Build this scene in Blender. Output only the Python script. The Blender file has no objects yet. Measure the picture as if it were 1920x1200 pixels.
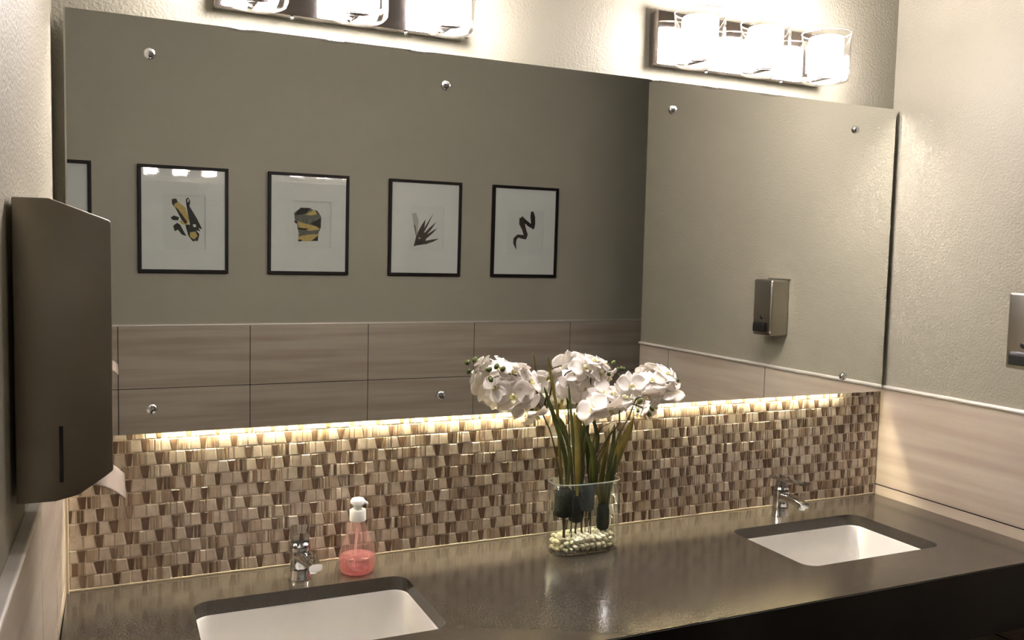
import bpy, bmesh, math, random
from mathutils import Vector, Matrix
random.seed(7)
PI = math.pi
Z0 = 0.86                       # counter top above the floor
W = 2.219                       # inner width between the left and right wall
SCN = bpy.context.scene
COL = SCN.collection

# ------------------------------------------------------------------ camera
CF = 1648.23
CP = Vector((0.08808, -1.94799, 0.70140 + Z0))
CR = Vector((0.90997724, -0.41400807, 0.02321068))
CU = Vector((0.00909823, 0.07589695, 0.99707416))
CFW = Vector((0.41455837, 0.90710361, -0.07283124))
cam = bpy.data.cameras.new('camera')
cam.sensor_width = 36; cam.lens = CF / 1920 * 36; cam.clip_start = 0.01
camo = bpy.data.objects.new('camera', cam); COL.objects.link(camo)
M3 = Matrix((CR, CU, -CFW)).transposed()
camo.matrix_world = Matrix.Translation(CP) @ M3.to_4x4()
SCN.camera = camo

def at(u, v, y):                # a measured sight line met with a depth plane
    d = CFW + CR * ((u - 960) / CF) - CU * ((v - 600) / CF)
    t = (y - CP.y) / d.y
    return CP + d * t

# ------------------------------------------------------------------ materials
def srgb(r, g, b):
    f = lambda c: (c / 255 / 12.92) if c / 255 <= .04045 else ((c / 255 + .055) / 1.055) ** 2.4
    return (f(r), f(g), f(b), 1)
def new_mat(name):
    m = bpy.data.materials.new(name); m.use_nodes = True
    nt = m.node_tree; nt.nodes.clear()
    out = nt.nodes.new('ShaderNodeOutputMaterial')
    return m, nt, out
def pbr(name, col, rough=.5, metal=0, spec=.5, bump=None, var=None, coat=0, sub=0, trans=0):
    m, nt, out = new_mat(name)
    b = nt.nodes.new('ShaderNodeBsdfPrincipled')
    b.inputs['Base Color'].default_value = col
    b.inputs['Roughness'].default_value = rough
    b.inputs['Metallic'].default_value = metal
    b.inputs['Specular IOR Level'].default_value = spec
    b.inputs['Coat Weight'].default_value = coat
    b.inputs['Transmission Weight'].default_value = trans
    nt.links.new(b.outputs[0], out.inputs[0])
    tc = nt.nodes.new('ShaderNodeTexCoord')
    if var:                       # (scale xyz, second colour, low, high)
        sc, c2, lo, hi = var
        mp = nt.nodes.new('ShaderNodeMapping'); mp.inputs['Scale'].default_value = sc
        nz = nt.nodes.new('ShaderNodeTexNoise'); nz.inputs['Scale'].default_value = 1; nz.inputs['Detail'].default_value = 5
        rp = nt.nodes.new('ShaderNodeMapRange'); rp.inputs[1].default_value = lo; rp.inputs[2].default_value = hi
        mx = nt.nodes.new('ShaderNodeMix'); mx.data_type = 'RGBA'
        mx.inputs[6].default_value = col; mx.inputs[7].default_value = c2
        nt.links.new(tc.outputs['Object'], mp.inputs[0]); nt.links.new(mp.outputs[0], nz.inputs[0])
        nt.links.new(nz.outputs[0], rp.inputs[0]); nt.links.new(rp.outputs[0], mx.inputs[0])
        nt.links.new(mx.outputs[2], b.inputs['Base Color'])
    if bump:                      # (scale xyz, strength, distance)
        sc, st, di = bump
        mp = nt.nodes.new('ShaderNodeMapping'); mp.inputs['Scale'].default_value = sc
        nz = nt.nodes.new('ShaderNodeTexNoise'); nz.inputs['Scale'].default_value = 1; nz.inputs['Detail'].default_value = 3
        bp = nt.nodes.new('ShaderNodeBump'); bp.inputs['Strength'].default_value = st; bp.inputs['Distance'].default_value = di
        nt.links.new(tc.outputs['Object'], mp.inputs[0]); nt.links.new(mp.outputs[0], nz.inputs[0])
        nt.links.new(nz.outputs[0], bp.inputs['Height']); nt.links.new(bp.outputs[0], b.inputs['Normal'])
    return m
def thin_glass(name, tint=(1, 1, 1, 1), refl=1.0, haze=0.0, hazecol=(1, 1, 1, 1), base=.045):
    m, nt, out = new_mat(name)
    t = nt.nodes.new('ShaderNodeBsdfTransparent'); t.inputs[0].default_value = tint
    g = nt.nodes.new('ShaderNodeBsdfGlossy'); g.inputs['Roughness'].default_value = .02
    lw = nt.nodes.new('ShaderNodeLayerWeight'); lw.inputs[0].default_value = .5
    pw = nt.nodes.new('ShaderNodeMath'); pw.operation = 'POWER'; pw.inputs[1].default_value = 4.5
    f = nt.nodes.new('ShaderNodeMath'); f.operation = 'MULTIPLY_ADD'; f.inputs[1].default_value = .9; f.inputs[2].default_value = base
    nt.links.new(lw.outputs['Facing'], pw.inputs[0]); nt.links.new(pw.outputs[0], f.inputs[0])
    mul = nt.nodes.new('ShaderNodeMath'); mul.operation = 'MULTIPLY'; mul.inputs[1].default_value = refl; mul.use_clamp = True
    mx = nt.nodes.new('ShaderNodeMixShader')
    nt.links.new(f.outputs[0], mul.inputs[0]); nt.links.new(mul.outputs[0], mx.inputs[0])
    nt.links.new(t.outputs[0], mx.inputs[1]); nt.links.new(g.outputs[0], mx.inputs[2])
    last = mx
    if haze:
        d = nt.nodes.new('ShaderNodeBsdfDiffuse'); d.inputs[0].default_value = hazecol
        tr = nt.nodes.new('ShaderNodeBsdfTranslucent'); tr.inputs[0].default_value = hazecol
        a = nt.nodes.new('ShaderNodeMixShader'); nt.links.new(d.outputs[0], a.inputs[1]); nt.links.new(tr.outputs[0], a.inputs[2])
        m2 = nt.nodes.new('ShaderNodeMixShader'); m2.inputs[0].default_value = haze
        nt.links.new(mx.outputs[0], m2.inputs[1]); nt.links.new(a.outputs[0], m2.inputs[2]); last = m2
    nt.links.new(last.outputs[0], out.inputs[0])
    return m
def emit(name, col, strength):
    m, nt, out = new_mat(name)
    e = nt.nodes.new('ShaderNodeEmission'); e.inputs[0].default_value = col; e.inputs[1].default_value = strength
    nt.links.new(e.outputs[0], out.inputs[0]); return m
def petal_mat():
    m, nt, out = new_mat('orchid_petal')
    d = nt.nodes.new('ShaderNodeBsdfPrincipled'); d.inputs['Base Color'].default_value = (.94, .91, .885, 1); d.inputs['Roughness'].default_value = .55
    t = nt.nodes.new('ShaderNodeBsdfTranslucent'); t.inputs[0].default_value = (.95, .88, .82, 1)
    mx = nt.nodes.new('ShaderNodeMixShader'); mx.inputs[0].default_value = .35
    nt.links.new(d.outputs[0], mx.inputs[1]); nt.links.new(t.outputs[0], mx.inputs[2]); nt.links.new(mx.outputs[0], out.inputs[0])
    return m

LAMP = 130.0
LED = 640.0
M = {}
M['paint'] = pbr('painted_wall', srgb(138, 132, 117), .6, spec=.35, bump=((170, 170, 170), .8, .0026))
M['paint_rear'] = pbr('painted_rear_wall', srgb(161, 156, 141), .6, spec=.3, bump=((190, 190, 190), .3, .001))
M['ceiling'] = pbr('ceiling_paint', srgb(200, 195, 185), .8)
M['floor'] = pbr('floor_tile', srgb(60, 54, 48), .4)
M['tile'] = pbr('stone_look_tile', srgb(180, 168, 153), .36, spec=.45, var=((1.4, 1.4, 26), srgb(162, 147, 132), .38, .66))
M['grout_dark'] = pbr('dark_grout', srgb(34, 28, 24), .8)
M['grout_light'] = pbr('light_grout', srgb(236, 224, 208), .75)
M['metal_trim'] = pbr('anodised_trim', srgb(214, 208, 200), .4, metal=.45)
M['mos_light'] = pbr('mosaic_cream', srgb(216, 203, 189), .24, spec=.5, var=((60, 60, 60), srgb(196, 181, 166), .35, .65))
M['mos_tan'] = pbr('mosaic_tan', srgb(194, 177, 158), .24, spec=.5, var=((260, 20, 6), srgb(160, 140, 121), .4, .6))
M['mos_mid'] = pbr('mosaic_taupe', srgb(168, 150, 132), .22, spec=.5, var=((260, 20, 6), srgb(132, 113, 96), .4, .6))
M['mos_dark'] = pbr('mosaic_brown', srgb(120, 98, 80), .2, spec=.5, var=((180, 20, 8), srgb(106, 84, 68), .4, .6))
M['mos_sliver'] = pbr('mosaic_sliver', srgb(166, 142, 116), .2, spec=.5, var=((200, 20, 8), srgb(138, 114, 92), .4, .6))
M['counter'] = pbr('grey_quartz', srgb(66, 60, 53), .17, spec=.40, var=((420, 420, 420), srgb(79, 72, 63), .5, .72))
M['counter_edge'] = pbr('grey_quartz_edge', srgb(70, 62, 52), .3, spec=.5)
M['apron'] = pbr('apron_painted_shade', srgb(28, 24, 20), .5, spec=.3)  # front is the same stone; its shade is put into this colour
M['porcelain'] = pbr('white_porcelain', srgb(214, 211, 206), .14, spec=.6, coat=.3)
M['chrome'] = pbr('chrome', (.60, .61, .63, 1), .08, metal=1)
M['chrome_plate'] = pbr('polished_plate', (.48, .43, .41, 1), .09, metal=1)
M['steel'] = pbr('brushed_steel', (.40, .37, .32, 1), .33, metal=1, bump=((3, 3, 500), .12, .0005))
M['steel_dark'] = pbr('brushed_steel_case', (.33, .30, .25, 1), .38, metal=1, bump=((3, 3, 500), .12, .0005))
M['black_plastic'] = pbr('black_plastic', (.012, .011, .011, 1), .35)
M['mirror'] = pbr('mirror_silver', (.91, .92, .89, 1), .0, metal=1)
M['mirror_edge'] = pbr('mirror_glass_edge', srgb(150, 160, 145), .15, spec=.8)
M['frame'] = pbr('black_brown_wood_frame', srgb(24, 17, 14), .55, spec=.25, bump=((40, 40, 300), .1, .0006))
M['mat'] = pbr('white_mat_board', srgb(224, 223, 222), .8)
M['paper'] = pbr('print_paper', srgb(220, 219, 218), .85)
M['ink'] = pbr('black_ink', srgb(34, 26, 22), .7)
M['ink_grey'] = pbr('grey_wash', srgb(128, 122, 112), .7, var=((60, 1, 260), srgb(84, 84, 80), .35, .62))
M['ink_pale'] = pbr('pale_wash', srgb(182, 176, 172), .8)
M['ink_brown'] = pbr('brown_ink', srgb(62, 46, 40), .7)
M['gold'] = pbr('gold_ink', srgb(206, 180, 104), .55, var=((120, 1, 300), srgb(172, 138, 70), .4, .65))
M['pane'] = thin_glass('picture_glass', (.96, .97, .96, 1), .7)
M['shade'] = thin_glass('clear_shade_glass', (.97, .97, .97, 1), 1.4)
M['vase'] = thin_glass('vase_glass', (.965, .98, .965, 1), 1.3, base=.016)
M['vase_rim'] = thin_glass('vase_rim_glass', (.9, .95, .9, 1), 1.6, .4, (.75, .82, .72, 1), base=.1)
M['bottle'] = thin_glass('clear_pink_plastic', (.95, .84, .83, 1), 1.3, .06, (.9, .66, .64, 1))
M['liquid'] = thin_glass('pink_soap', (.90, .66, .66, 1), .8, .34, (.62, .33, .36, 1))
M['pump'] = pbr('white_pump_plastic', srgb(240, 240, 238), .35)
M['tube'] = thin_glass('dip_tube', (.95, .85, .85, 1), 1, .35, (.95, .8, .8, 1))
M['diffuser'] = emit('lit_frosted_glass', (1.0, .945, .94, 1), LAMP)
M['led'] = emit('led_tape', (1.0, .89, .62, 1), LED)
M['paper_towel'] = pbr('paper_towel', srgb(158, 143, 130), .9)
M['petal'] = petal_mat()
M['lip'] = pbr('orchid_lip', srgb(236, 230, 196), .5)
M['lip_y'] = pbr('orchid_throat', srgb(206, 196, 120), .5)
M['bud'] = pbr('orchid_bud', srgb(96, 108, 44), .45, var=((90, 90, 90), srgb(60, 68, 30), .4, .6))
M['stem'] = pbr('orchid_stem', srgb(62, 60, 28), .5)
M['leaf_a'] = pbr('blade_leaf_green', srgb(84, 88, 34), .42, var=((60, 60, 3), srgb(58, 66, 26), .4, .6))
M['leaf_b'] = pbr('blade_leaf_olive', srgb(128, 112, 44), .42, var=((60, 60, 3), srgb(100, 92, 36), .4, .6))
M['root_ball'] = pbr('dark_moss_plug', srgb(10, 18, 10), .9, bump=((200, 200, 200), .6, .003))
M['root'] = pbr('root_brown', srgb(72, 60, 28), .6)
M['pebble'] = pbr('white_pebble', srgb(226, 220, 198), .5, var=((70, 70, 70), srgb(196, 186, 154), .4, .6))
M['silicone'] = pbr('white_silicone', srgb(214, 200, 178), .4)

# ------------------------------------------------------------------ helpers
class MB:
    def __init__(s): s.bm = bmesh.new(); s.mats = []
    def mi(s, m):
        m = M[m]
        if m not in s.mats: s.mats.append(m)
        return s.mats.index(m)
    def face(s, pts, m='paint'):
        f = s.bm.faces.new([s.bm.verts.new(p) for p in pts]); f.material_index = s.mi(m); return f
    def box(s, a, b, m, bevel=0, seg=2):
        i = s.mi(m)
        r = bmesh.ops.create_cube(s.bm, size=1)
        vs = r['verts']
        for v in vs:
            v.co = Vector([(a[k] + b[k]) / 2 + v.co[k] * abs(b[k] - a[k]) for k in range(3)])
        fs = {f for v in vs for f in v.link_faces}
        for f in fs: f.material_index = i
        if bevel:
            es = list({e for f in fs for e in f.edges})
            r = bmesh.ops.bevel(s.bm, geom=es, offset=bevel, segments=seg, profile=.5, affect='EDGES')
            for f in r['faces']: f.material_index = i
        return s
    def prism(s, poly, axis, lo, hi, m, bevel=0, seg=2):   # poly: 2D points in the two other axes
        i = s.mi(m)
        def P(p, h):
            q = [0, 0, 0]; o = [k for k in range(3) if k != axis]
            q[o[0]], q[o[1]], q[axis] = p[0], p[1], h; return q
        a = [s.bm.verts.new(P(p, lo)) for p in poly]; b = [s.bm.verts.new(P(p, hi)) for p in poly]
        n = len(poly); fs = [s.bm.faces.new(a), s.bm.faces.new(b[::-1])]
        for k in range(n): fs.append(s.bm.faces.new((a[k], b[k], b[(k + 1) % n], a[(k + 1) % n])))
        for f in fs: f.material_index = i
        bmesh.ops.recalc_face_normals(s.bm, faces=fs)
        if bevel:
            es = list({e for f in fs for e in f.edges})
            r = bmesh.ops.bevel(s.bm, geom=es, offset=bevel, segments=seg, profile=.5, affect='EDGES')
            for f in r['faces']: f.material_index = i
        return s
    def loft(s, rings, m, cap0=True, cap1=True, close=True):
        i = s.mi(m); R = [[s.bm.verts.new(p) for p in r] for r in rings]; n = len(R[0]); fs = []
        for a, b in zip(R, R[1:]):
            for k in range(n if close else n - 1):
                fs.append(s.bm.faces.new((a[k], a[(k + 1) % n], b[(k + 1) % n], b[k])))
        if cap0 and close: fs.append(s.bm.faces.new(R[0][::-1]))
        if cap1 and close: fs.append(s.bm.faces.new(R[-1]))
        for f in fs: f.material_index = i; f.smooth = True
        bmesh.ops.recalc_face_normals(s.bm, faces=fs)
        return s
    def lathe(s, prof, m, c=(0, 0, 0), n=32, axis=Vector((0, 0, 1)), cap0=True, cap1=True):
        q = Vector((0, 0, 1)).rotation_difference(Vector(axis)); c = Vector(c)
        return s.loft([[c + q @ Vector((r * math.cos(2 * PI * k / n), r * math.sin(2 * PI * k / n), z)) for k in range(n)] for r, z in prof], m, cap0, cap1)
    def tube(s, pts, rad, m, n=10):
        pts = [Vector(p) for p in pts]; rings = []
        if not isinstance(rad, (list, tuple)): rad = [rad] * len(pts)
        up = None
        for k, p in enumerate(pts):
            t = (pts[min(k + 1, len(pts) - 1)] - pts[max(k - 1, 0)]).normalized()
            if up is None: up = t.orthogonal().normalized()
            up = (up - t * up.dot(t)).normalized(); sd = t.cross(up)
            rings.append([p + (up * math.cos(2 * PI * j / n) + sd * math.sin(2 * PI * j / n)) * rad[k] for j in range(n)])
        return s.loft(rings, m)
    def ball(s, c, r, m, sub=2, q=None):
        i = s.mi(m); c = Vector(c)
        if not isinstance(r, (list, tuple)): r = (r, r, r)
        vs = bmesh.ops.create_icosphere(s.bm, subdivisions=sub, radius=1)['verts']
        for v in vs:
            w = Vector((v.co.x * r[0], v.co.y * r[1], v.co.z * r[2]))
            v.co = c + (q @ w if q else w)
        for f in {f for v in vs for f in v.link_faces}: f.material_index = i; f.smooth = True
        return s
    def build(s, name, parent=None, smooth=False, angle=None):
        me = bpy.data.meshes.new(name); s.bm.to_mesh(me); s.bm.free()
        for m in s.mats: me.materials.append(m)
        if smooth:
            for p in me.polygons: p.use_smooth = True
        if angle:
            for p in me.polygons: p.use_smooth = True
            me.set_sharp_from_angle(angle=math.radians(angle))
        o = bpy.data.objects.new(name, me); COL.objects.link(o)
        if parent is not None:
            o.parent = parent
            o.matrix_parent_inverse = Matrix.Identity(4)
        return o
def empty(name, loc):
    o = bpy.data.objects.new(name, None); o.location = loc; o.empty_display_size = .05; COL.objects.link(o); return o
def tag(o, label, cat, group=None, kind=None):
    o['label'] = label; o['category'] = cat
    if group: o['group'] = group
    if kind: o['kind'] = kind
    return o
def struct(o, label=None, cat=None):
    o['kind'] = 'structure'
    if label: o['label'] = label
    if cat: o['category'] = cat
    return o
def solid(o, th, offset=0):
    md = o.modifiers.new('thickness', 'SOLIDIFY'); md.thickness = th; md.offset = offset; return o
def copy_tree(o, parent=None):
    c = o.copy(); COL.objects.link(c)
    if parent is not None: c.parent = parent
    for ch in list(o.children): copy_tree(ch, c)
    return c
def smooth_path(pts, n=6):
    pts = [Vector(p) for p in pts]; out = []
    for k in range(len(pts) - 1):
        p0 = pts[max(k - 1, 0)]; p1 = pts[k]; p2 = pts[k + 1]; p3 = pts[min(k + 2, len(pts) - 1)]
        for j in range(n):
            t = j / n
            out.append(.5 * ((2 * p1) + (p2 - p0) * t + (2 * p0 - 5 * p1 + 4 * p2 - p3) * t * t + (-p0 + 3 * p1 - 3 * p2 + p3) * t ** 3))
    out.append(pts[-1]); return out

# ------------------------------------------------------------------ room shell
XL = -0.013                      # painted left wall plane
YR = -2.594                      # rear wall
CEIL = 2.75
ZT = Z0 + 0.330                  # top of the wall tile
YB = 0.010                       # painted mirror wall plane
YE = -1.38                       # free end of the right wall
def boxobj(name, a, b, m, label, cat='wall'):
    return struct(MB().box(a, b, m).build(name), label, cat)
wall_back = boxobj('wall_back', (XL - .1, YB, 0), (W + .12, YB + .1, CEIL), 'paint', 'textured taupe painted wall behind the mirror and the lights')
wall_right = boxobj('wall_right', (W, YE, 0), (W + .12, YB, CEIL), 'paint', 'textured beige painted wall at the right end of the counter')
wall_left = boxobj('wall_left', (XL - .1, -1.13, 0), (XL, YB + .02, CEIL), 'paint', 'textured beige painted wall at the left end of the counter')
wall_left.rotation_euler[2] = -.0165                 # the wall stands very slightly out of square
wall_rear = boxobj('wall_rear', (-1.6, YR - .1, 0), (4.0, YR, CEIL), 'paint_rear', 'smooth grey painted wall with framed prints, seen in the mirror')
boxobj('wall_far_right', (4.0, YR, 0), (4.1, YB + .1, CEIL), 'paint_rear', 'passage end wall to the right')
boxobj('wall_far_left', (-1.7, YR, 0), (-1.6, -1.03, CEIL), 'paint_rear', 'passage end wall to the left')
boxobj('wall_left_return', (-1.6, -1.13, 0), (XL - .1, -1.03, CEIL), 'paint_rear', 'passage side wall to the left')
boxobj('wall_passage', (W + .12, YB, 0), (4.0, YB + .1, CEIL), 'paint_rear', 'passage wall to the right')
struct(MB().box((-1.7, YR - .1, -.05), (4.1, YB + .1, 0), 'floor').build('floor'), 'dark tiled floor', 'floor')
struct(MB().box((-1.7, YR - .1, CEIL), (4.1, YB + .1, CEIL + .05), 'ceiling').build('ceiling'), 'pale ceiling', 'ceiling')

def wainscot(name, parent, axis, plane, out, grouts, lo, hi, th=.010):
    """12x24 inch tiles on a wall. axis: running axis (0 x, 1 y); plane: wall coordinate; out: sign of the outward normal."""
    b = MB(); g = .0018
    cuts = [lo] + sorted(c for c in grouts if lo < c < hi) + [hi]
    zs = [Z0 - .872] + [ZT - .300 * k for k in (3, 2, 1, 0)]
    zs[0] = 0.0
    def bx(r0, r1, z0, z1, d0, d1, m, bev=0):
        p0, p1 = plane + out * d0, plane + out * d1
        a = (r0, min(p0, p1), z0) if axis == 0 else (min(p0, p1), r0, z0)
        c = (r1, max(p0, p1), z1) if axis == 0 else (max(p0, p1), r1, z1)
        b.box(a, c, m, bev, 1)
    bx(lo, hi, 0, ZT - .001, 0, th * .7, 'grout_dark')
    for r0, r1 in zip(cuts, cuts[1:]):
        for z0, z1 in zip(zs, zs[1:]):
            bx(r0 + g, r1 - g, z0 + g, z1 - g, th * .3, th, 'tile', .0006)
    return struct(b.build(name, parent))
wainscot('wainscot', wall_right, 1, W, -1, [-.559, -1.159], YE, YB, .004)
wainscot('wainscot', wall_left, 1, XL, 1, [-.519, -.245], -1.13, YB, .0135)
wainscot('wainscot', wall_rear, 0, YR, 1, [.114 + .6 * k for k in range(-3, 7)], -1.6, 4.0)

def rail(name, axis, plane, out, lo, hi, label, back=.0, r=.0055):
    b = MB(); n = 10
    prof = [(-back, -.004)] + [(.004 + r * math.sin(PI * k / n) , -.004 + r + -r * math.cos(PI * k / n)) for k in range(n + 1)] + [(-back, -.004 + 2 * r)]
    prof = [(plane + out * d, ZT + z) for d, z in prof]
    b.prism(prof, axis, lo, hi, 'metal_trim')
    return struct(b.build(name, angle=40), label, 'trim')
rail('trim_1', 1, W - .002, -1, YE, YB - .002, 'slim metal trim capping the tile on the right wall', .0018)
rt = rail('trim_2', 1, XL + .0100, 1, -1.13, YB - .002, 'slim metal trim capping the tile on the left wall', .0095, .0038); rt.rotation_euler[2] = -.0165
rail('trim_3', 0, YR + .002, 1, -1.6, 4.0, 'slim metal trim capping the tile on the rear wall', .0018)
# silicone bead between counter, mosaic and side tile
b = MB(); b.box((.001, -.0035, Z0), (W - .004, .0, Z0 + .0045), 'silicone', .001)
struct(b.build('trim_4'), 'white sealant bead along the back of the counter', 'trim')
# corner edge trim between left wall tile and mosaic
struct(MB().box((-.0005, -.012, Z0), (.0055, -.001, ZT - .006), 'silicone', .001).build('trim_5'), 'pale tile edge trim in the left corner', 'trim')

# mosaic backsplash: relief tiles in rows, one mesh
def mosaic():
    b = MB(); pitch = .0274; z0 = Z0 + .0045; rows = 12; gp = .0020
    top = Z0 + .3325
    b.box((.003, -.0, Z0 + .001), (W - .004, YB, top), 'grout_light')
    r = random.Random(3)
    x_left, x_right = .006, W - .006
    for k in range(rows):
        za = z0 + k * pitch; zb = min(za + pitch - .0022, top - .0005)
        x = x_left - r.uniform(.0, .004) - (.029 if k % 2 else 0)
        cells = []
        while x < x_right + .03:
            slant = r.uniform(.0022, .0062)
            wl = r.uniform(.0185, .0235)
            cells.append((x, x, x + wl - slant, x + wl, 'mos_light' if r.random() > .13 else 'mos_tan'))   # wide below
            x2 = x + wl + .001
            dsl = slant
            cut = r.random()
            wd = r.uniform(.0105, .0135)
            cells.append((x2 + .0010 - dsl, x2 + .0010, x2 + wd + .0003, x2 + wd - .0022, 'mos_dark' if r.random() > .12 else 'mos_mid'))
            x = x2 + wd + .0018
            # filler: slivers, taupe or tan piece
            wf = .0585 - (wl + .001 + wd + .0018)
            if cut < .5:
                n = 3 if wf > .02 else 2; ws = wf / n
                for j in range(n):
                    mm = r.choice(['mos_sliver', 'mos_tan', 'mos_mid', 'mos_dark', 'mos_light', 'mos_tan'])
                    cells.append((x + j * ws, x + j * ws, x + (j + 1) * ws - .0019, x + (j + 1) * ws - .0019, mm))
            elif cut < .8:
                q = wf * r.uniform(.35, .5)
                cells.append((x, x, x + q - .0019, x + q - .0019, r.choice(['mos_mid', 'mos_tan', 'mos_sliver'])))
                cells.append((x + q, x + q, x + wf - .0019, x + wf - .0019, r.choice(['mos_light', 'mos_tan', 'mos_light'])))
            else:
                cells.append((x, x, x + wf - .0019, x + wf - .0019, r.choice(['mos_light', 'mos_tan'])))
            x += wf
        for (tl, bl, tr, br, m) in cells:
            tl, bl, tr, br = [min(max(v, x_left), x_right) for v in (tl, bl, tr, br)]
            if tr - tl < .002 or br - bl < .002: continue
            i = b.mi(m); d = r.uniform(.0020, .0034); e = .0011
            wob = r.uniform(-.0006, .0006); wob2 = r.uniform(-.0006, .0006)
            za_, zb_ = za + wob * .5, zb + wob2 * .5
            zb_ = min(zb_, top)
            o = [(bl, 0, za_), (br, 0, za_), (tr, 0, zb_), (tl, 0, zb_)]
            md = [(bl, -d * .6, za_), (br, -d * .6, za_), (tr, -d * .6, zb_), (tl, -d * .6, zb_)]
            t = [(bl + e, -d, za_ + e), (br - e, -d, za_ + e), (tr - e, -d, zb_ - e), (tl + e, -d, zb_ - e)]
            V = [[b.bm.verts.new(p) for p in rr] for rr in (o, md, t)]
            fs = []
            for A, B in zip(V, V[1:]):
                for j in range(4): fs.append(b.bm.faces.new((A[j], A[(j + 1) % 4], B[(j + 1) % 4], B[j])))
            fs.append(b.bm.faces.new(V[2]))
            for f in fs: f.material_index = i
    return struct(b.build('mosaic_backsplash', wall_back))
mosaic()

# ------------------------------------------------------------------ counter with two sink openings
def rrect(cx, cy, w, h, r, z, n=8):
    pts = []
    for (sx, sy, a0) in ((1, 1, 0), (-1, 1, 90), (-1, -1, 180), (1, -1, 270)):
        for k in range(n + 1):
            a = math.radians(a0 + 90 * k / n)
            pts.append((cx + sx * (w / 2 - r) + r * math.cos(a), cy + sy * (h / 2 - r) + r * math.sin(a), z))
    return pts
SINKS = [(.447, -.293), (1.767, -.289)]
SW, SH = .436, .292
def counter():
    root = empty('countertop', (0, 0, Z0))
    tag(root, 'long dark grey stone counter with two sink openings below the mosaic', 'counter')
    b = MB(); bm = b.bm; i0 = b.mi('counter'); i1 = b.mi('counter_edge')
    ring = [(.0008, -.595, 0), (W - .0045, -.595, 0), (W - .0045, -.0005, 0), (.0008, -.0005, 0)]
    loops = [ring] + [rrect(cx, cy, SW, SH, .034, 0) for cx, cy in SINKS]
    es = []
    for lp in loops:
        vs = [bm.verts.new(p) for p in lp]
        es += [bm.edges.new((vs[k], vs[(k + 1) % len(vs)])) for k in range(len(vs))]
    r = bmesh.ops.triangle_fill(bm, use_beauty=True, use_dissolve=False, edges=es)
    fs = [g for g in r['geom'] if isinstance(g, bmesh.types.BMFace)]
    for f in fs:
        if f.normal.z < 0: f.normal_flip()
        f.material_index = i0
    r = bmesh.ops.extrude_face_region(bm, geom=fs)
    nv = [g for g in r['geom'] if isinstance(g, bmesh.types.BMVert)]
    # original faces were moved by extrusion output: push the new ones down
    for v in nv: v.co.z -= .030
    bmesh.ops.recalc_face_normals(bm, faces=list(bm.faces))
    for f in bm.faces:
        f.material_index = i0
    o = b.build('slab', root)
    b = MB(); b.prism([(-.5985, -.160), (-.575, -.160), (-.575, -.0305), (-.5955, -.0305), (-.5955, -.0015), (-.5985, -.0015)], 0, .0025, W - .0045, 'apron')  # front lip covers the slab's face with the painted shade
    b.build('apron', root)['label'] = 'front apron with its shade painted in near black'
    return root
counter()

def sink(cx, cy, label):
    root = empty('sink', (cx, cy, Z0 - .031)); tag(root, label, 'sink', 'undermount sinks')
    b = MB(); n = 8
    spec = [(0.050, .0, .045), (0.006, .0, .036), (0.0, -.004, .036), (-.012, -.06, .04), (-.028, -.105, .05), (-.06, -.128, .055), (-.11, -.138, .05), (-.2, -.141, .035)]
    rings = [rrect(0, 0, SW + d, SH + d, r, z, n) for d, z, r in spec]
    b.loft(rings, 'porcelain', cap0=False, cap1=True)
    # outer underside so the bowl has a wall
    o = b.build('basin', root); solid(o, .007, -1 if False else 0)
    d = MB(); d.lathe([(.001, -.1365), (.022, -.1365), (.0235, -.1375), (.0235, -.141)], 'chrome', n=24, cap0=True, cap1=False)
    d.build('drain', root)['label'] = 'chrome drain'
    return root
sink(*SINKS[0], 'white rectangular sink sunk in the counter at the left, nearer the camera')
sink(*SINKS[1], 'white rectangular sink sunk in the counter at the right end')

# ------------------------------------------------------------------ faucets
def faucet(x, y, label, rz=0, lz=0):
    root = empty('faucet', (x, y, Z0)); root.rotation_euler[2] = math.radians(rz); tag(root, label, 'faucet', 'single lever basin faucets')
    b = MB()
    b.lathe([(.0245, 0), (.0245, .004), (.0225, .006), (.0215, .03), (.0215, .066), (.0205, .070)], 'chrome', n=36)
    b.build('body', root, angle=45)
    b = MB(); rings = []
    for t in range(9):
        u = t / 8; yy = -.010 - .082 * u; zc = .052 + .004 * math.sin(u * PI) - .002 * u
        w = .0185 - .004 * u; h = .0135 - .0055 * u
        rings.append([(w * abs(math.cos(a)) ** .6 * (1 if math.cos(a) > 0 else -1), yy, zc + h * abs(math.sin(a)) ** .6 * (1 if math.sin(a) > 0 else -1)) for a in [2 * PI * k / 20 for k in range(20)]])
    b.loft(rings, 'chrome'); sp = b.build('spout', root, angle=50)
    b = MB(); b.lathe([(.0115, .045), (.0115, .034), (.0105, .031)], 'chrome', c=(0, -.078, .006), n=24); b.build('aerator', sp, angle=40)
    b = MB(); b.lathe([(.0205, .0715), (.0205, .076), (.0165, .080), (.0155, .100)], 'chrome', n=32); b.build('cartridge_collar', root, angle=40)
    b = MB(); rings = []
    for t in range(10):
        u = t / 9; yy = .030 - .118 * u; zc = .103 + .005 * u
        w = .0200 - .0015 * u; h = .0046 - .0016 * u
        rings.append([(w * abs(math.cos(a)) ** .5 * (1 if math.cos(a) > 0 else -1), yy, zc + h * abs(math.sin(a)) ** .5 * (1 if math.sin(a) > 0 else -1)) for a in [2 * PI * k / 20 for k in range(20)]])
    b.loft(rings, 'chrome'); b.build('lever', root, angle=50).rotation_euler[2] = math.radians(lz)
    return root
faucet(.452, -.085, 'chrome lever faucet behind the left sink, beside the pink soap bottle', 9, -20)
faucet(1.776, -.080, 'chrome lever faucet behind the right sink')

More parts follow.
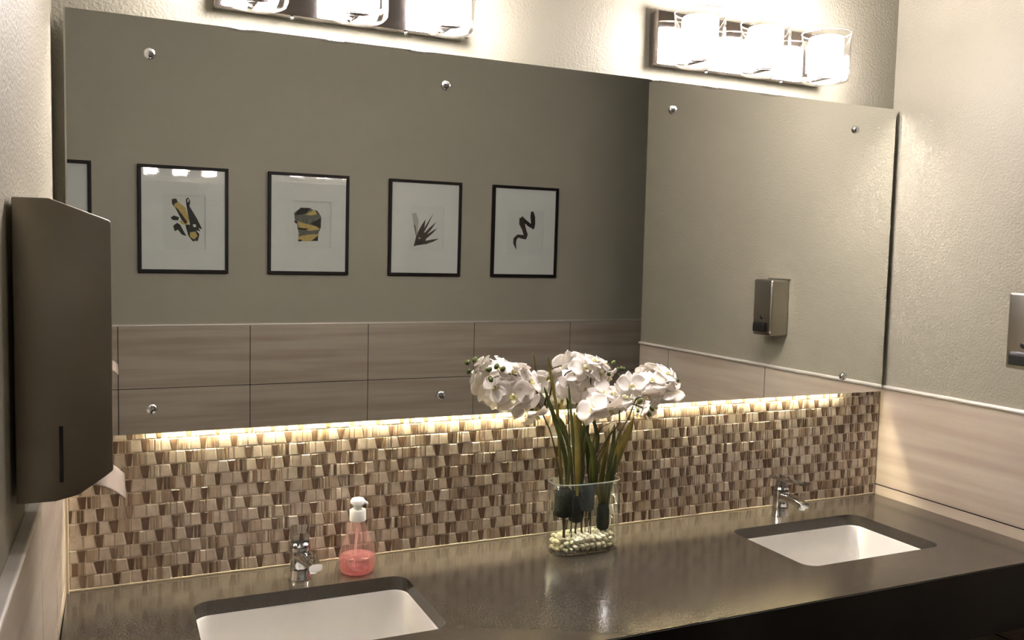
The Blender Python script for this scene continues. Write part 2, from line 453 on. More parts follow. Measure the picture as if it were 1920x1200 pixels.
# ------------------------------------------------------------------ soap bottle
def soap_bottle(x, y):
    root = empty('soap_bottle', (x, y, Z0)); tag(root, 'clear pump bottle with pink soap beside the left faucet', 'soap bottle')
    prof = [(.0275, 0), (.0335, .003), (.0385, .012), (.0408, .026), (.0400, .040), (.0360, .056), (.0290, .074), (.0225, .092), (.0180, .106), (.0155, .116), (.0148, .124)]
    P = smooth_path([(r, 0, z) for r, z in prof], 3); P = [(p.x, p.z) for p in P]
    b = MB(); b.lathe(P, 'bottle', n=40, cap1=False); bt = b.build('bottle', root)
    LQ = [(r - .0022, z + (.0025 if z < .003 else 0)) for r, z in P if z < .037] + [(.0381, .0375)]
    b = MB(); b.lathe(LQ, 'liquid', n=40); b.build('liquid_soap', root)['label'] = 'pink liquid soap'
    b = MB(); b.tube([(0, 0, .12), (-.003, 0, .07), (-.008, 0, .012)], .0028, 'tube', 10); b.build('dip_tube', root)
    b = MB()
    b.lathe([(.0172, .116), (.0178, .118), (.0178, .138), (.0165, .140), (.0120, .141), (.0095, .1415), (.0095, .150)], 'pump', n=32)
    pc = b.build('pump_collar', root, angle=40)
    b = MB()
    b.lathe([(.008, .149), (.013, .151), (.0165, .155), (.0160, .160), (.0125, .1645), (.006, .1665), (.001, .167)], 'pump', n=28)
    rings = []
    for t in range(7):
        u = t / 6; c = Vector((.006 + .014 * u, -.008 * u, .158 - .005 * u * u)); w = .008 - .0025 * u; h = .0055 - .0022 * u
        rings.append([(c.x, c.y + w * math.cos(a), c.z + h * math.sin(a)) for a in [2 * PI * k / 14 for k in range(14)]])
    b.loft(rings, 'pump'); b.build('pump_head', root, angle=45)
    return root
soap_bottle(.575, -.094)

# ------------------------------------------------------------------ mirror with stand-offs, led tape
ZM0, ZM1 = Z0 + .320, Z0 + 1.157
def mirror():
    root = empty('mirror', (W / 2, -.016, ZM0)); tag(root, 'large frameless wall mirror held by round chrome studs above the counter', 'mirror')
    b = MB(); x0, x1 = .009, 2.199
    i = b.mi('mirror'); e = b.mi('mirror_edge'); b.mi('mirror_edge')
    b.box((x0 - W / 2, -.004, 0), (x1 - W / 2, .002, ZM1 - ZM0), 'mirror_edge')
    b.bm.faces.ensure_lookup_table()
    for f in b.bm.faces:
        f.normal_update()
        if f.normal.y < -.9: f.material_index = i
    b.build('mirror_glass', root)
    s = None
    for x in (.162, .789, 1.411, 2.042):
        for z in (1.086, .371):
            if s is None:
                b = MB()
                b.lathe([(.0105, 0), (.0108, .003), (.0098, .0055), (.0065, .0082), (.001, .0092)], 'chrome', n=28, axis=(0, -1, 0))
                b.lathe([(.004, 0), (.004, .016)], 'chrome', n=14, axis=(0, 1, 0))
                s = b.build('standoff_stud', root, angle=60); o = s
            else:
                o = s.copy(); COL.objects.link(o); o.parent = root
            o.location = (x - W / 2, -.0041, z + Z0 - ZM0)
    return root
mirror()
b = MB(); b.box((.165, -.0040, Z0 + .3345), (2.035, YB - .0005, Z0 + .3425), 'metal_trim', .0005, 1)
b.box((.165, -.0125, Z0 + .3412), (2.035, -.0030, Z0 + .3425), 'metal_trim')  # unseen ledge, added to stop the tape's light leaking up behind the mirror
lch = b.build('led_strip')
b = MB(); b.box((.172, -.0064, Z0 + .3378), (2.028, -.0040, Z0 + .3408), 'led'); b.build('light_tape', lch)
tag(lch, 'warm glowing light strip hidden behind the lower edge of the mirror', 'light strip')

# ------------------------------------------------------------------ vanity lights
def vanity_light(cx, label):
    root = empty('vanity_light', (cx, YB, Z0 + 1.26)); tag(root, label, 'wall light', 'three-lamp vanity lights above the mirror')
    dy = YB                                   # children are local to the wall plane
    b = MB(); b.box((-.277, -.040, -.065), (.277, -.001, .070), 'chrome_plate', .0015, 2); b.build('backplate', root)
    for x in (-.12, .13):
        s = MB(); s.ball((x, -.033, -.0685), .0042, 'chrome', 2); s.build('screw_knob', root)
    for k in (-1, 0, 1):
        x = .205 * k; y = -.118
        a = MB(); a.tube([(x, -.040, -.055), (x, -.07, -.062), (x, y, -.062)], .007, 'chrome_plate', 12)
        a.lathe([(.024, -.068), (.024, -.060), (.018, -.056)], 'chrome_plate', c=(x, y, 0), n=24)
        a.build('arm', root)
        g = MB(); P = [(.026, -.078), (.050, -.0775), (.058, -.074), (.0615, -.066), (.0625, -.050), (.0635, .048), (.0640, .052)]
        Q = [(.0625, .052), (.0620, .048), (.0610, -.050), (.060, -.065), (.056, -.0725), (.049, -.0755), (.026, -.076)]
        g.lathe(P + Q, 'shade', c=(x, y, 0), n=48, cap0=False, cap1=False); sh = g.build('glass_shade', root)
        r = MB(); n = 48
        r.tube([(x + .0632 * math.cos(2 * PI * j / n), y + .0632 * math.sin(2 * PI * j / n), .052) for j in range(n + 1)], .0013, 'silicone', 6)
        r.build('shade_rim', sh)
        d = MB(); d.lathe([(.020, -.056), (.040, -.054), (.044, -.048), (.045, .034), (.043, .040), (.034, .042)], 'diffuser', c=(x, y, 0), n=40)
        d.build('lit_diffuser', root)['label'] = 'glowing frosted inner glass'
    return root
vanity_light(.5605, 'bright three-lamp vanity light over the left half of the mirror, cut by the photo edge')
vanity_light(1.6285, 'bright three-lamp vanity light over the right end of the mirror')

# ------------------------------------------------------------------ dispensers
def towel_dispenser():
    x0 = XL; y0, y1 = -.745, -.475
    root = empty('paper_towel_dispenser', (XL, (y0 + y1) / 2, Z0 + .385)); tag(root, 'brushed steel paper towel dispenser on the left wall', 'towel dispenser')
    o = root.location; hy = (y1 - y0) / 2
    prof = [(-.0062, 0), (.036, 0), (.062, .006), (.094, .028), (.1015, .034), (.1015, .345), (.1000, .3485), (.034, .373), (-.0062, .373)]
    b = MB(); b.prism(prof, 1, -hy, hy, 'steel_dark', .0019, 2)
    c = b.build('case', root, angle=35)
    b = MB(); b.prism([(.041, .024), (.0455, .024), (.0455, .094), (.041, .094)], 1, -hy - .0006, -hy + .001, 'black_plastic')
    s = b.build('level_slot', root); s['label'] = 'narrow black viewing slot'
    b = MB(); b.box((-.0005 + .0005, -hy + .06, -.012), (.02, -hy + .1, -.0005), 'black_plastic', .003); b.build('lock', root)
    # folded towel hanging out of the mouth
    t = MB(); i = t.mi('paper_towel'); nx, ny = 10, 12; V = []
    for a in range(nx):
        u = a / (nx - 1); row = []
        for k in range(ny):
            v = k / (ny - 1)
            xx = .040 + .076 * u; zz = .020 * math.sin(u * 2.0) - .028 * u * u + .003 * math.sin(v * 7 + u * 3) * u - .005 * v * u
            yy = -hy + .020 + (2 * hy - .10) * v - .01 * u
            row.append(t.bm.verts.new((xx, yy, zz + .002)))
        V.append(row)
    for a in range(nx - 1):
        for k in range(ny - 1):
            f = t.bm.faces.new((V[a][k], V[a + 1][k], V[a + 1][k + 1], V[a][k + 1])); f.material_index = i; f.smooth = True
    tw = t.build('paper_towel'); tw.location = root.location; solid(tw, .0008)
    tag(tw, 'white paper towel sticking out below the steel dispenser on the left wall', 'paper towel')
towel_dispenser()

def soap_dispenser():
    y1, y0 = -.455, -.550; zb, zt = .447, .640; dp = .077
    root = empty('soap_dispenser', (W, (y0 + y1) / 2, Z0 + zb)); tag(root, 'brushed steel soap dispenser with black push spout on the right wall', 'soap dispenser')
    hy = (y1 - y0) / 2; H = zt - zb
    b = MB(); b.box((-dp, -hy, 0), (-.0005, hy, H), 'steel', .008, 4); b.build('case', root, angle=40)
    b = MB(); b.box((-.012, -hy - .003, H - .001), (-.0005, hy + .003, H + .004), 'steel', .001); b.build('hinge_strip', root)
    b = MB(); b.prism([(-dp - .016, .012), (-dp + .002, .012), (-dp + .002, .046), (-dp - .012, .046), (-dp - .016, .036)], 1, -.028, .028, 'black_plastic', .003)
    b.build('push_spout', root)['label'] = 'black push spout'
    b = MB(); b.ball((-dp - .0005, 0, .062), (.003, .0085, .008), 'black_plastic', 2); b.build('sight_window', root)
soap_dispenser()

# ------------------------------------------------------------------ framed prints on the rear wall
FW, FH = .405, .505
def poly_area(p): return sum(p[k][0] * p[(k + 1) % len(p)][1] - p[(k + 1) % len(p)][0] * p[k][1] for k in range(len(p))) / 2
def ribbon(pts, w):
    P = [Vector((p[0], p[1])) for p in pts]; L = []; R = []
    for k, p in enumerate(P):
        t = (P[min(k + 1, len(P) - 1)] - P[max(k - 1, 0)]).normalized(); n = Vector((-t.y, t.x)); ww = w[k] / 2
        L.append(p + n * ww); R.append(p - n * ww)
    quads = []
    for k in range(len(P) - 1): quads.append([tuple(L[k]), tuple(L[k + 1]), tuple(R[k + 1]), tuple(R[k])])
    return quads
def picture(x0, label, quad, shapes, win, tilt=.0150):
    """quad: measured frame corners TL TR BR BL; shapes: (material, polygon) in the same measure."""
    TL, TR, BR, BL = [Vector(q) for q in quad]
    def uv(p):
        p = Vector(p); u = v = .5
        for _ in range(12):
            q = (TL * (1 - u) + TR * u) * (1 - v) + (BL * (1 - u) + BR * u) * v
            du = (TR - TL) * (1 - v) + (BR - BL) * v; dv = (BL - TL) * (1 - u) + (BR - TR) * u
            r = p - q; det = du.x * dv.y - du.y * dv.x
            u += (r.x * dv.y - r.y * dv.x) / det; v += (du.x * r.y - du.y * r.x) / det
        return u * FW, FH - v * FH
    root = empty('framed_print', (x0, YR + .0005, Z0 + .584)); root.rotation_euler[0] = -tilt; tag(root, label, 'picture', 'framed prints on the rear wall')
    fw = .015; d = .022
    b = MB()
    for a, c in (((0, .001, 0), (FW, d, fw)), ((0, .001, FH - fw), (FW, d, FH)), ((0, .001, fw), (fw, d, FH - fw)), ((FW - fw, .001, fw), (FW, d, FH - fw))):
        b.box(a, c, 'frame', .0012, 1)
    b.build('frame', root)
    # mat board with a window, print behind it
    wx0, wz1 = uv(win[0]); wx1, wz0 = uv(win[1])
    b = MB(); y0, y1 = .008, .0105; e = fw * .9
    for a, c in (((e, y0, e), (wx0, y1, FH - e)), ((wx1, y0, e), (FW - e, y1, FH - e)), ((wx0, y0, e), (wx1, y1, wz0)), ((wx0, y0, wz1), (wx1, y1, FH - e))):
        b.box(a, c, 'mat')
    b.build('mat_board', root)
    b = MB(); b.box((e, .002, e), (FW - e, .0045, FH - e), 'paper')
    lay = .0046
    for m, p in shapes:
        lay += .00006
        q = [uv(t) for t in p]
        if poly_area(q) > 0: q = q[::-1]
        i = b.mi(m)
        vs = [b.bm.verts.new((t[0], lay, t[1])) for t in q]
        es = [b.bm.edges.new((vs[k], vs[(k + 1) % len(vs)])) for k in range(len(vs))]
        r = bmesh.ops.triangle_fill(b.bm, use_beauty=True, edges=es)
        for f in r['geom']:
            if isinstance(f, bmesh.types.BMFace): f.material_index = i
    b.build('print', root)
    b = MB(); b.box((e, .0150, e), (FW - e, .0165, FH - e), 'pane'); b.build('glass_pane', root)
    return root
A1 = [('ink', [(350, 350), (385, 345), (415, 400), (402, 430), (445, 500), (492, 562), (470, 572), (430, 520), (385, 432), (352, 388)]),
      ('gold', [(372, 388), (402, 372), (462, 420), (492, 512), (484, 565), (430, 552), (408, 530), (452, 526), (430, 470), (398, 430), (370, 412)]),
      ('ink', [(464, 352), (484, 335), (501, 368), (495, 408), (528, 462), (560, 515), (602, 600), (568, 588), (588, 616), (540, 604), (500, 565), (484, 480), (470, 400)]),
      ('ink', [(400, 450), (430, 470), (478, 540), (460, 555), (420, 500)]),
      ('ink', [(340, 502), (368, 485), (412, 500), (402, 526), (358, 522)]),
      ('ink', [(362, 570), (394, 545), (418, 560), (440, 600), (472, 655), (432, 642), (402, 602), (375, 614)]),
      ('ink', [(462, 566), (500, 560), (545, 600), (578, 640), (566, 694), (522, 698), (488, 655)]),
      ('gold', [(500, 624), (545, 618), (562, 655), (532, 682), (500, 660)]),
      ('gold', [(412, 530), (440, 540), (470, 562), (430, 556)]),
      ('paper', [(522, 560), (545, 556), (552, 578), (530, 582)]), ('paper', [(476, 352), (486, 348), (490, 372), (480, 376)])]
A2 = [('ink_grey', [(1366, 470), (1420, 432), (1500, 436), (1576, 485), (1592, 512), (1586, 600), (1566, 640), (1560, 705), (1396, 705), (1400, 640), (1386, 560), (1368, 520)]),
      ('ink', [(1366, 486), (1420, 430), (1502, 436), (1462, 478), (1405, 490)]),
      ('gold', [(1455, 490), (1530, 450), (1562, 486), (1505, 496)]),
      ('ink', [(1536, 448), (1556, 458), (1578, 488), (1560, 486)]),
      ('ink', [(1366, 530), (1392, 545), (1382, 560), (1368, 550)]),
      ('gold', [(1392, 540), (1450, 560), (1548, 585), (1576, 612), (1500, 622), (1420, 604), (1398, 580)]),
      ('ink', [(1388, 592), (1450, 600), (1488, 604), (1460, 614), (1400, 610)]),
      ('ink', [(1500, 560), (1588, 520), (1584, 600), (1556, 590), (1520, 575)]),
      ('gold', [(1396, 668), (1470, 652), (1562, 650), (1552, 690), (1480, 706), (1396, 704)]),
      ('ink', [(1505, 704), (1562, 662), (1560, 706)]), ('ink', [(1396, 690), (1430, 694), (1420, 706), (1396, 706)])]
def blade(tip, w, base=(330, 738)):
    bx, by = base; t = Vector(tip) - Vector(base); n = Vector((-t.y, t.x)).normalized()
    m1 = Vector(base) + t * .45; m2 = Vector(base) + t * .75
    return [base, tuple(m1 + n * w), tuple(m2 + n * w * .75), tuple(tip), tuple(m2 - n * w * .6), tuple(m1 - n * w)]
A3 = [('ink_pale', [(300, 400), (345, 395), (372, 480), (362, 580), (345, 620), (318, 520)]), ('ink_grey', [(318, 520), (335, 520), (352, 620), (345, 650)]),
      ('ink_brown', blade((446, 460), 26)), ('ink_brown', blade((536, 390), 8)), ('ink_brown', blade((500, 460), 12)), ('ink_brown', blade((562, 488), 17)),
      ('ink_brown', blade((575, 552), 17)), ('ink_brown', blade((592, 664), 18)),
      ('ink_brown', [(318, 745), (345, 640), (380, 600), (440, 600), (455, 660), (440, 700), (400, 722)]), ('ink', [(322, 742), (350, 680), (440, 690), (400, 722)]), ('ink_pale', [(368, 655), (386, 650), (390, 665), (374, 668)])]
A4 = [('ink', q) for q in ribbon([(1572, 382), (1578, 440), (1582, 520), (1580, 570)], [22, 50, 44, 20])]
A4 += [('ink', q) for q in ribbon([(1592, 560), (1540, 525), (1500, 490), (1452, 452)], [26, 40, 34, 48])]
A4 += [('ink_brown', q) for q in ribbon([(1462, 450), (1464, 510), (1484, 570), (1502, 630), (1490, 670)], [48, 62, 42, 44, 36])]
A4 += [('ink_brown', q) for q in ribbon([(1505, 660), (1460, 650), (1420, 642), (1390, 672), (1385, 720), (1402, 786)], [40, 40, 34, 36, 30, 4])]
G = 4.364; 
picture(.2045, 'black framed print of dark and gold brushstrokes, leftmost whole picture in the mirror', [(75, 60), (818, 105), (820, 962), (85, 955)], A1, ((275, 310), (628, 770)), tilt=.0070)
picture(.797, 'black framed print with banded gold and grey cup-like shape', [(1155, 130), (1832, 185), (1812, 988), (1140, 967)], A2, ((1355, 372), (1665, 770)))
picture(1.4145, 'black framed print of dark spiky fan of blades', [(57, 35), (838, 85), (812, 1058), (45, 1052)], A3, ((270, 318), (630, 800)))
picture(2.003, 'black framed print of dark winding squiggle, nearest the corner', [(1160, 100), (1852, 148), (1810, 1080), (1133, 1072)], A4, ((1320, 372), (1670, 850)))
picture(-.395, 'black framed print cut off by the left edge of the mirror', [(75, 60), (818, 105), (820, 962), (85, 955)], [('ink', [(400, 420), (470, 400), (480, 600), (430, 620)])], ((275, 310), (628, 770)))

# ------------------------------------------------------------------ vase, pebbles, orchids
VX, VY, VH = 1.1165, -.137, .170
def sup(a, b_, z, n=56, p=.62, cx=0, cy=0):
    out = []
    for k in range(n):
        t = 2 * PI * k / n; c, s = math.cos(t), math.sin(t)
        out.append((cx + a * abs(c) ** p * (1 if c > 0 else -1), cy + b_ * abs(s) ** p * (1 if s > 0 else -1), z))
    return out
def vase():
    root = MB()
    o = [(.078, .032, 0), (.086, .039, .002), (.090, .043, .010), (.090, .043, VH)]
    i = [(.0872, .0402, VH), (.0872, .0402, .012), (.083, .036, .007), (.05, .02, .006)]
    root.loft([sup(a, b_, z) for a, b_, z in o + i], 'vase', cap0=True, cap1=True)
    v = root.build('glass_vase'); v.location = (VX, VY, Z0 + .0005)
    tag(v, 'clear oval glass vase holding orchids on the middle of the counter', 'vase')
    r = MB(); pts = sup(.0886, .0416, VH); r.tube(pts + [pts[0]], .0014, 'vase_rim', 6); rr = r.build('rim', v)
vase()
def pebbles():
    r = random.Random(11); base = None; protos = []
    for s in range(4):
        b = MB(); b.ball((0, 0, 0), 1, 'pebble', 2)
        for v in b.bm.verts:
            v.co *= 1 + .10 * math.sin(v.co.x * 3 + s) * math.cos(v.co.y * 2.5 + 2 * s)
        protos.append(b)
    meshes = []
    for b in protos:
        me = bpy.data.meshes.new('pebble'); b.bm.to_mesh(me); b.bm.free()
        for m in b.mats: me.materials.append(m)
        meshes.append(me)
    hs = [.0125, .0210, .0292, .0368]
    for li, z in enumerate(hs):
        ox = .0075 if li % 2 else 0; oy = .006 if li % 2 else 0
        ny = 5 - (li % 2)
        for a in range(-6, 7):
            for c in range(-3, 4):
                x = a * .0150 + ox; y = c * .0132 + oy
                if (abs(x) / .0815) ** 3.6 + (abs(y) / .0345) ** 3.2 > 1: continue
                o = bpy.data.objects.new('pebble', r.choice(meshes)); COL.objects.link(o)
                o.location = (VX + x + r.uniform(-.0016, .0016), VY + y + r.uniform(-.0012, .0012), Z0 + z + r.uniform(-.0010, .0014))
                o.scale = (r.uniform(.0058, .0086), r.uniform(.0052, .0070), r.uniform(.0042, .0058))
                o.rotation_euler = (r.uniform(-.5, .5), r.uniform(-.4, .4), r.uniform(-.9, .9))
                tag(o, 'small white pebble in the bottom of the oval glass vase', 'pebble', 'white pebbles in the vase')
pebbles()

def petal_into(b, L, Wd, ang, tilt, cup, base=.004, mat='petal', power=.8, ruffle=0, nl=9, nw=7):
    """one petal in the flower frame: +z is the face, ang the direction in the face plane."""
    i = b.mi(mat); ca, sa = math.cos(ang), math.sin(ang); V = []
    for a in range(nl):
        u = a / (nl - 1); prof = (math.sin(PI * min(1, .06 + u * .94) ** power)) ** .62 if u < 1 else 0
        w = Wd * .5 * max(prof, .07)
        row = []
        for k in range(nw):
            v = -1 + 2 * k / (nw - 1)
            rr = base + L * u - L * .06 * v * v * u; ss = w * v
            z = math.sin(tilt) * L * u + cup * (u * u) * L * -.35 + .18 * Wd * v * v * (.3 + .5 * u) * (1 if cup > 0 else -.5) + ruffle * math.sin(v * 5 + u * 6) * u
            rr *= math.cos(tilt * .7)
            row.append(b.bm.verts.new((rr * ca - ss * sa, rr * sa + ss * ca, z)))
        V.append(row)
    for a in range(nl - 1):
        for k in range(nw - 1):
            f = b.bm.faces.new((V[a][k], V[a + 1][k], V[a + 1][k + 1], V[a][k + 1])); f.material_index = i; f.smooth = True
def flower(parent, pos, nrm, diam, roll=0, seed=0):
    r = random.Random(seed); R = diam / 2
    b = MB()
    for ang in (PI / 2, PI / 2 + 2.25, PI / 2 - 2.25):
        petal_into(b, R * .92, R * .74, ang + r.uniform(-.1, .1), r.uniform(-.15, .12), r.uniform(-.3, .6), ruffle=.001)
    for v in b.bm.verts: v.co.z -= .0025
    for s in (1, -1):
        petal_into(b, R * 1.0, R * 1.18, PI / 2 - s * (1.28 + r.uniform(-.08, .08)), r.uniform(.02, .25), r.uniform(.2, .8), power=1.0, ruffle=.0015)
    o = b.build('flower', parent); solid(o, .0006)
    n = Vector(nrm).normalized(); up = Vector((0, 0, 1)); x = up.cross(n)
    if x.length < .05: x = Vector((1, 0, 0))
    x.normalize(); y = n.cross(x)
    q = Matrix((x, y, n)).transposed().to_quaternion()
    from mathutils import Quaternion
    o.rotation_mode = 'QUATERNION'; o.rotation_quaternion = q @ Quaternion((0, 0, 1), roll)
    top = max((o.rotation_quaternion @ v.co).y for v in o.data.vertices) + pos.y
    pos = Vector(pos) - Vector((0, max(0, top + .0245), 0))
    o.location = pos - parent.location
    l = MB()
    l.ball((0, .002, .006), (.0035, .0045, .006), 'lip', 2)
    petal_into(l, R * .42, R * .30, -PI / 2, .9, .8, base=.001, mat='lip', nl=6, nw=5)
    for s in (1, -1): petal_into(l, R * .26, R * .22, -PI / 2 + s * .9, 1.0, .5, base=.001, mat='lip_y', nl=5, nw=5)
    ll = l.build('lip', o); solid(ll, .0006); ll['label'] = 'cream and yellow lip'
    return o
def leaf_blade(parent, pts, w, m, fold=.25):
    P = smooth_path(pts, 5); n = len(P); b = MB(); i = b.mi(m); V = []
    for k, p in enumerate(P):
        u = k / (n - 1); t = (P[min(k + 1, n - 1)] - P[max(k - 1, 0)]).normalized()
        view = Vector((.35, .93, 0)); sd = t.cross(view).normalized(); nn = sd.cross(t)
        ww = w * .5 * (math.sin(PI * (.12 + .88 * u)) ** .6 if u < .999 else .02) * (1 if u > .25 else .5 + 2 * u)
        V.append([b.bm.verts.new(p - parent.location + sd * ww * s + nn * fold * ww * abs(s)) for s in (-1, -.5, 0, .5, 1)])
    for k in range(n - 1):
        for j in range(4):
            f = b.bm.faces.new((V[k][j], V[k + 1][j], V[k + 1][j + 1], V[k][j + 1])); f.material_index = i; f.smooth = True
    o = b.build('leaf', parent); solid(o, .0009); return o

def spray(label, base, stem_px, flowers, buds, leaves, plug, twigs=(), lean=-.07):
    """stem_px: (u, v, y) points; everything is turned into points in the room once."""
    def A(p):
        t = min(1, max(0, (900 - p[1]) / 170))
        return at(p[0], p[1], p[2] * (1 - t) + (lean + (p[2] + .14) * .35) * t)
    root = empty('orchid_spray', A(base)); tag(root, label, 'orchid', 'white orchid sprays in the vase')
    L = root.location
    P = smooth_path([A(p) for p in stem_px], 6)
    b = MB(); n = len(P); b.tube([p - L for p in P], [.0024 - .0011 * k / n for k in range(n)], 'stem', 8); b.build('stem', root)
    for tw in twigs:
        b = MB(); b.tube([A(p) - L for p in tw], .0009, 'stem', 6); b.build('twig', root)
    for k, (u, v, y, d, nrm, roll) in enumerate(flowers): flower(root, A((u, v, y)), nrm, d * 1.04, roll, seed=int(u * 7 + v))
    for (u, v, y, s) in buds:
        b = MB(); b.ball((0, 0, 0), (s * .8, s * .8, s * 1.15), 'bud', 2); o = b.build('bud', root); o.location = A((u, v, y)) - L
        o.rotation_euler = (.5, .4, u)
    for pts, w, m in leaves: leaf_blade(root, [A(p) for p in pts], w, m)
    # moss plug and roots
    (u0, v0, y0, v1, rad) = plug
    a = at(u0, v0, y0); c = at(u0, v1, y0); b = MB()
    b.lathe([(rad * .55, 0), (rad * .92, (a.z - c.z) * .06), (rad, (a.z - c.z) * .3), (rad * .96, (a.z - c.z) * .8), (rad * .7, (a.z - c.z))], 'root_ball', c=Vector((a.x, a.y, c.z)) - L, n=20)
    b.build('root_ball', root)['label'] = 'dark green moss plug'
    rn = random.Random(int(u0))
    for k in range(4):
        x = a.x + rn.uniform(-.7, .7) * rad; y = a.y + rn.uniform(-.6, .6) * rad
        e = Vector((x + rn.uniform(-.006, .006), y, Z0 + .030)); s0 = Vector((x, y, c.z + .002))
        b = MB(); b.tube([s0 - L, (s0 + e) / 2 + Vector((rn.uniform(-.003, .003), 0, 0)) - L, e - L], [.0025 if k == 0 else .0011] * 3, 'root', 7); b.build('root', root)
    return root
N = lambda x, y, z: (x, y, z)
# left spray
spray('white orchid spray leaning left with a cluster of green buds at its tip', (1053, 975, -.140),
      [(1053, 960, -.140), (1050, 900, -.14), (1042, 850, -.145), (1032, 810, -.15), (1020, 782, -.155), (1008, 752, -.16), (990, 722, -.165), (965, 703, -.17), (940, 702, -.17)],
      [(962, 742, -.20, .098, N(-.30, -.75, .05), .1), (993, 716, -.175, .090, N(.45, -.7, .35), -.4), (962, 700, -.16, .070, N(-.1, -.6, .8), .3), (938, 692, -.155, .055, N(-.5, -.5, .6), 0),
       (985, 762, -.17, .080, N(.3, -.8, -.5), .5), (1005, 780, -.15, .066, N(.1, -.5, -.7), 1.2), (975, 690, -.14, .06, N(.4, .1, .9), 0),
       (928, 728, -.17, .062, N(-.75, -.6, .1), 2.2)],
      [(931, 687, -.185, .0072), (943, 692, -.19, .0072), (918, 693, -.185, .0068), (920, 711, -.19, .0075), (913, 692, -.18, .005)],
      [([(1065, 940, -.135), (1060, 860, -.13), (1045, 800, -.125), (1030, 755, -.12), (1020, 725, -.115)], .012, 'leaf_a'),
       ([(1062, 930, -.15), (1068, 850, -.15), (1052, 800, -.155), (1036, 775, -.16)], .010, 'leaf_a'),
       ([(1058, 940, -.13), (1050, 860, -.12), (1046, 780, -.115), (1032, 700, -.11), (1027, 668, -.11)], .008, 'leaf_b')],
      (1058, 917, -.140, 968, .0240),
      twigs=[[(1000, 735, -.162), (985, 712, -.175), (962, 706, -.18)], [(940, 702, -.17), (930, 690, -.185)], [(945, 702, -.17), (920, 710, -.19)]], lean=-.072)
# middle spray
spray('tall white orchid spray in the middle with pale green buds pointing right', (1078, 985, -.136),
      [(1078, 975, -.136), (1073, 900, -.135), (1068, 840, -.13), (1066, 780, -.13), (1062, 735, -.13), (1058, 706, -.13), (1072, 695, -.13), (1095, 694, -.13), (1122, 700, -.13), (1150, 692, -.13), (1168, 690, -.13)],
      [(1096, 690, -.15, .080, N(.05, -.9, .5), .1), (1112, 678, -.13, .066, N(.2, -.3, .9), .4), (1062, 722, -.15, .082, N(-.45, .7, -.1), 3.0),
       (1098, 730, -.14, .090, N(.1, .9, -.2), 3.1), (1125, 700, -.155, .070, N(.4, -.7, .3), .2), (1140, 708, -.145, .054, N(.5, -.6, -.4), .8), (1132, 684, -.12, .056, N(.6, -.3, .7), 0), (1078, 702, -.12, .07, N(-.2, -.5, .8), 1.0)],
      [(1150, 680, -.135, .0062), (1158, 692, -.13, .0052), (1166, 690, -.13, .0045), (1160, 704, -.13, .0052), (1170, 691, -.13, .0038), (1141, 701, -.165, .0062)],
      [([(1085, 930, -.13), (1088, 850, -.12), (1086, 790, -.115), (1082, 730, -.11)], .016, 'leaf_b'),
       ([(1080, 930, -.145), (1078, 860, -.15), (1072, 790, -.155), (1066, 720, -.16)], .009, 'leaf_a'),
       ([(1090, 930, -.14), (1094, 850, -.135), (1104, 780, -.13), (1108, 700, -.125)], .008, 'leaf_a'),
       ([(1083, 930, -.15), (1084, 880, -.16), (1082, 820, -.165), (1076, 770, -.17)], .015, 'leaf_b'),
       ([(1075, 935, -.125), (1070, 860, -.11), (1058, 800, -.10), (1040, 775, -.1)], .008, 'leaf_a'),
       ([(1088, 930, -.135), (1092, 880, -.13), (1090, 830, -.13), (1100, 780, -.13)], .013, 'leaf_a')],
      (1081, 922, -.128, 978, .0190),
      twigs=[[(1150, 692, -.13), (1150, 682, -.135)], [(1140, 697, -.13), (1160, 704, -.13)], [(1130, 698, -.13), (1128, 730, -.12), (1126, 770, -.12)]], lean=-.062)
# lower right spray
spray('white orchid spray drooping to the front right, seen from below, dark buds', (1104, 990, -.132),
      [(1104, 975, -.132), (1108, 900, -.14), (1118, 860, -.15), (1140, 820, -.165), (1160, 795, -.175), (1163, 765, -.185), (1180, 757, -.19), (1198, 762, -.19), (1212, 766, -.19)],
      [(1143, 768, -.215, .115, N(.05, -.55, -.85), 0), (1112, 768, -.20, .085, N(-.75, -.45, .3), .6), (1128, 738, -.17, .070, N(-.1, -.75, .5), 1.2), (1150, 742, -.17, .070, N(.1, -.4, .8), .2),
       (1183, 724, -.175, .078, N(.0, -.9, .45), 0), (1168, 745, -.18, .07, N(.3, -.7, .5), 1.5), (1205, 766, -.18, .055, N(.6, -.3, -.6), .4)],
      [(1200, 752, -.20, .0085), (1222, 766, -.20, .0068), (1217, 776, -.20, .0078), (1196, 770, -.2, .005)],
      [([(1108, 935, -.14), (1110, 870, -.15), (1120, 820, -.155), (1110, 780, -.16)], .014, 'leaf_a'),
       ([(1108, 935, -.13), (1104, 860, -.12), (1098, 800, -.115), (1092, 770, -.11)], .014, 'leaf_a'),
       ([(1112, 935, -.14), (1116, 890, -.155), (1112, 850, -.165), (1098, 810, -.17)], .016, 'leaf_a'),
       ([(1110, 935, -.125), (1125, 860, -.115), (1150, 800, -.11)], .008, 'leaf_b')],
      (1101, 908, -.142, 957, .0185),
      twigs=[[(1150, 790, -.175), (1130, 800, -.17), (1118, 815, -.16)], [(1180, 757, -.19), (1186, 744, -.19)], [(1198, 762, -.19), (1217, 776, -.20)], [(1190, 760, -.19), (1200, 752, -.2)]], lean=-.085)
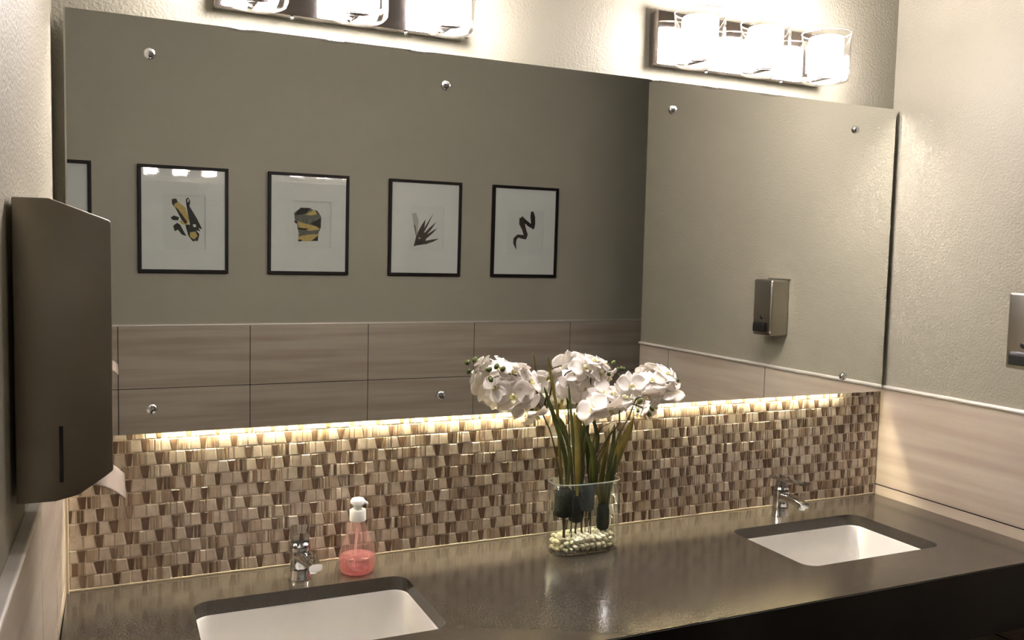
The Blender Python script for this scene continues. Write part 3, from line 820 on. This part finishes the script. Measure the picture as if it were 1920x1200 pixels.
# right spray
spray('white orchid spray reaching furthest right over the broad olive leaves', (1132, 1000, -.128),
      [(1132, 985, -.128), (1138, 920, -.13), (1146, 870, -.13), (1158, 820, -.13), (1180, 780, -.125), (1192, 750, -.12), (1208, 728, -.12), (1235, 712, -.12), (1262, 708, -.12)],
      [(1250, 735, -.12, .084, N(.35, .3, -.8), .5), (1222, 715, -.12, .082, N(-.35, -.45, .8), .2), (1248, 702, -.115, .074, N(.3, -.4, .85), .7), (1212, 742, -.13, .072, N(-.1, -.6, -.6), 1.1),
       (1262, 712, -.11, .058, N(.85, -.3, .1), 0), (1225, 765, -.12, .06, N(.2, -.7, -.5), 1.9)],
      [(1267, 705, -.12, .0055), (1271, 713, -.12, .0045)],
      [([(1135, 960, -.13), (1143, 900, -.13), (1160, 850, -.13), (1178, 810, -.13), (1188, 782, -.13)], .024, 'leaf_b'),
       ([(1130, 960, -.12), (1128, 900, -.115), (1136, 850, -.11), (1142, 800, -.105)], .014, 'leaf_b'),
       ([(1134, 960, -.14), (1140, 890, -.145), (1150, 830, -.15), (1152, 795, -.15)], .012, 'leaf_a'),
       ([(1128, 960, -.13), (1118, 900, -.13), (1112, 850, -.13), (1118, 800, -.13)], .010, 'leaf_b'),
       ([(1138, 960, -.115), (1152, 880, -.11), (1160, 840, -.105), (1166, 790, -.1)], .012, 'leaf_b'),
       ([(1136, 955, -.135), (1148, 890, -.14), (1156, 850, -.145)], .012, 'leaf_a')],
      (1131, 944, -.134, 992, .0160),
      twigs=[[(1192, 750, -.12), (1212, 740, -.13)], [(1208, 728, -.12), (1200, 738, -.13), (1192, 765, -.13)]], lean=-.066)

# ------------------------------------------------------------------ world and colour management
w = bpy.data.worlds.new('world'); SCN.world = w; w.use_nodes = True
w.node_tree.nodes['Background'].inputs[0].default_value = (.02, .018, .015, 1)
w.node_tree.nodes['Background'].inputs[1].default_value = 1
SCN.view_settings.view_transform = 'Standard'; SCN.view_settings.look = 'None'
SCN.view_settings.gamma = 1; SCN.view_settings.exposure = 0; SCN.view_settings.use_curve_mapping = False
cy = SCN.cycles
cy.use_denoising = True
try: cy.denoiser = 'OPENIMAGEDENOISE'
except Exception: pass
cy.max_bounces = 10; cy.diffuse_bounces = 5; cy.glossy_bounces = 6; cy.transparent_max_bounces = 24; cy.transmission_bounces = 6
cy.caustics_reflective = True; cy.caustics_refractive = True; cy.blur_glossy = 0.0
cy.sample_clamp_indirect = 0
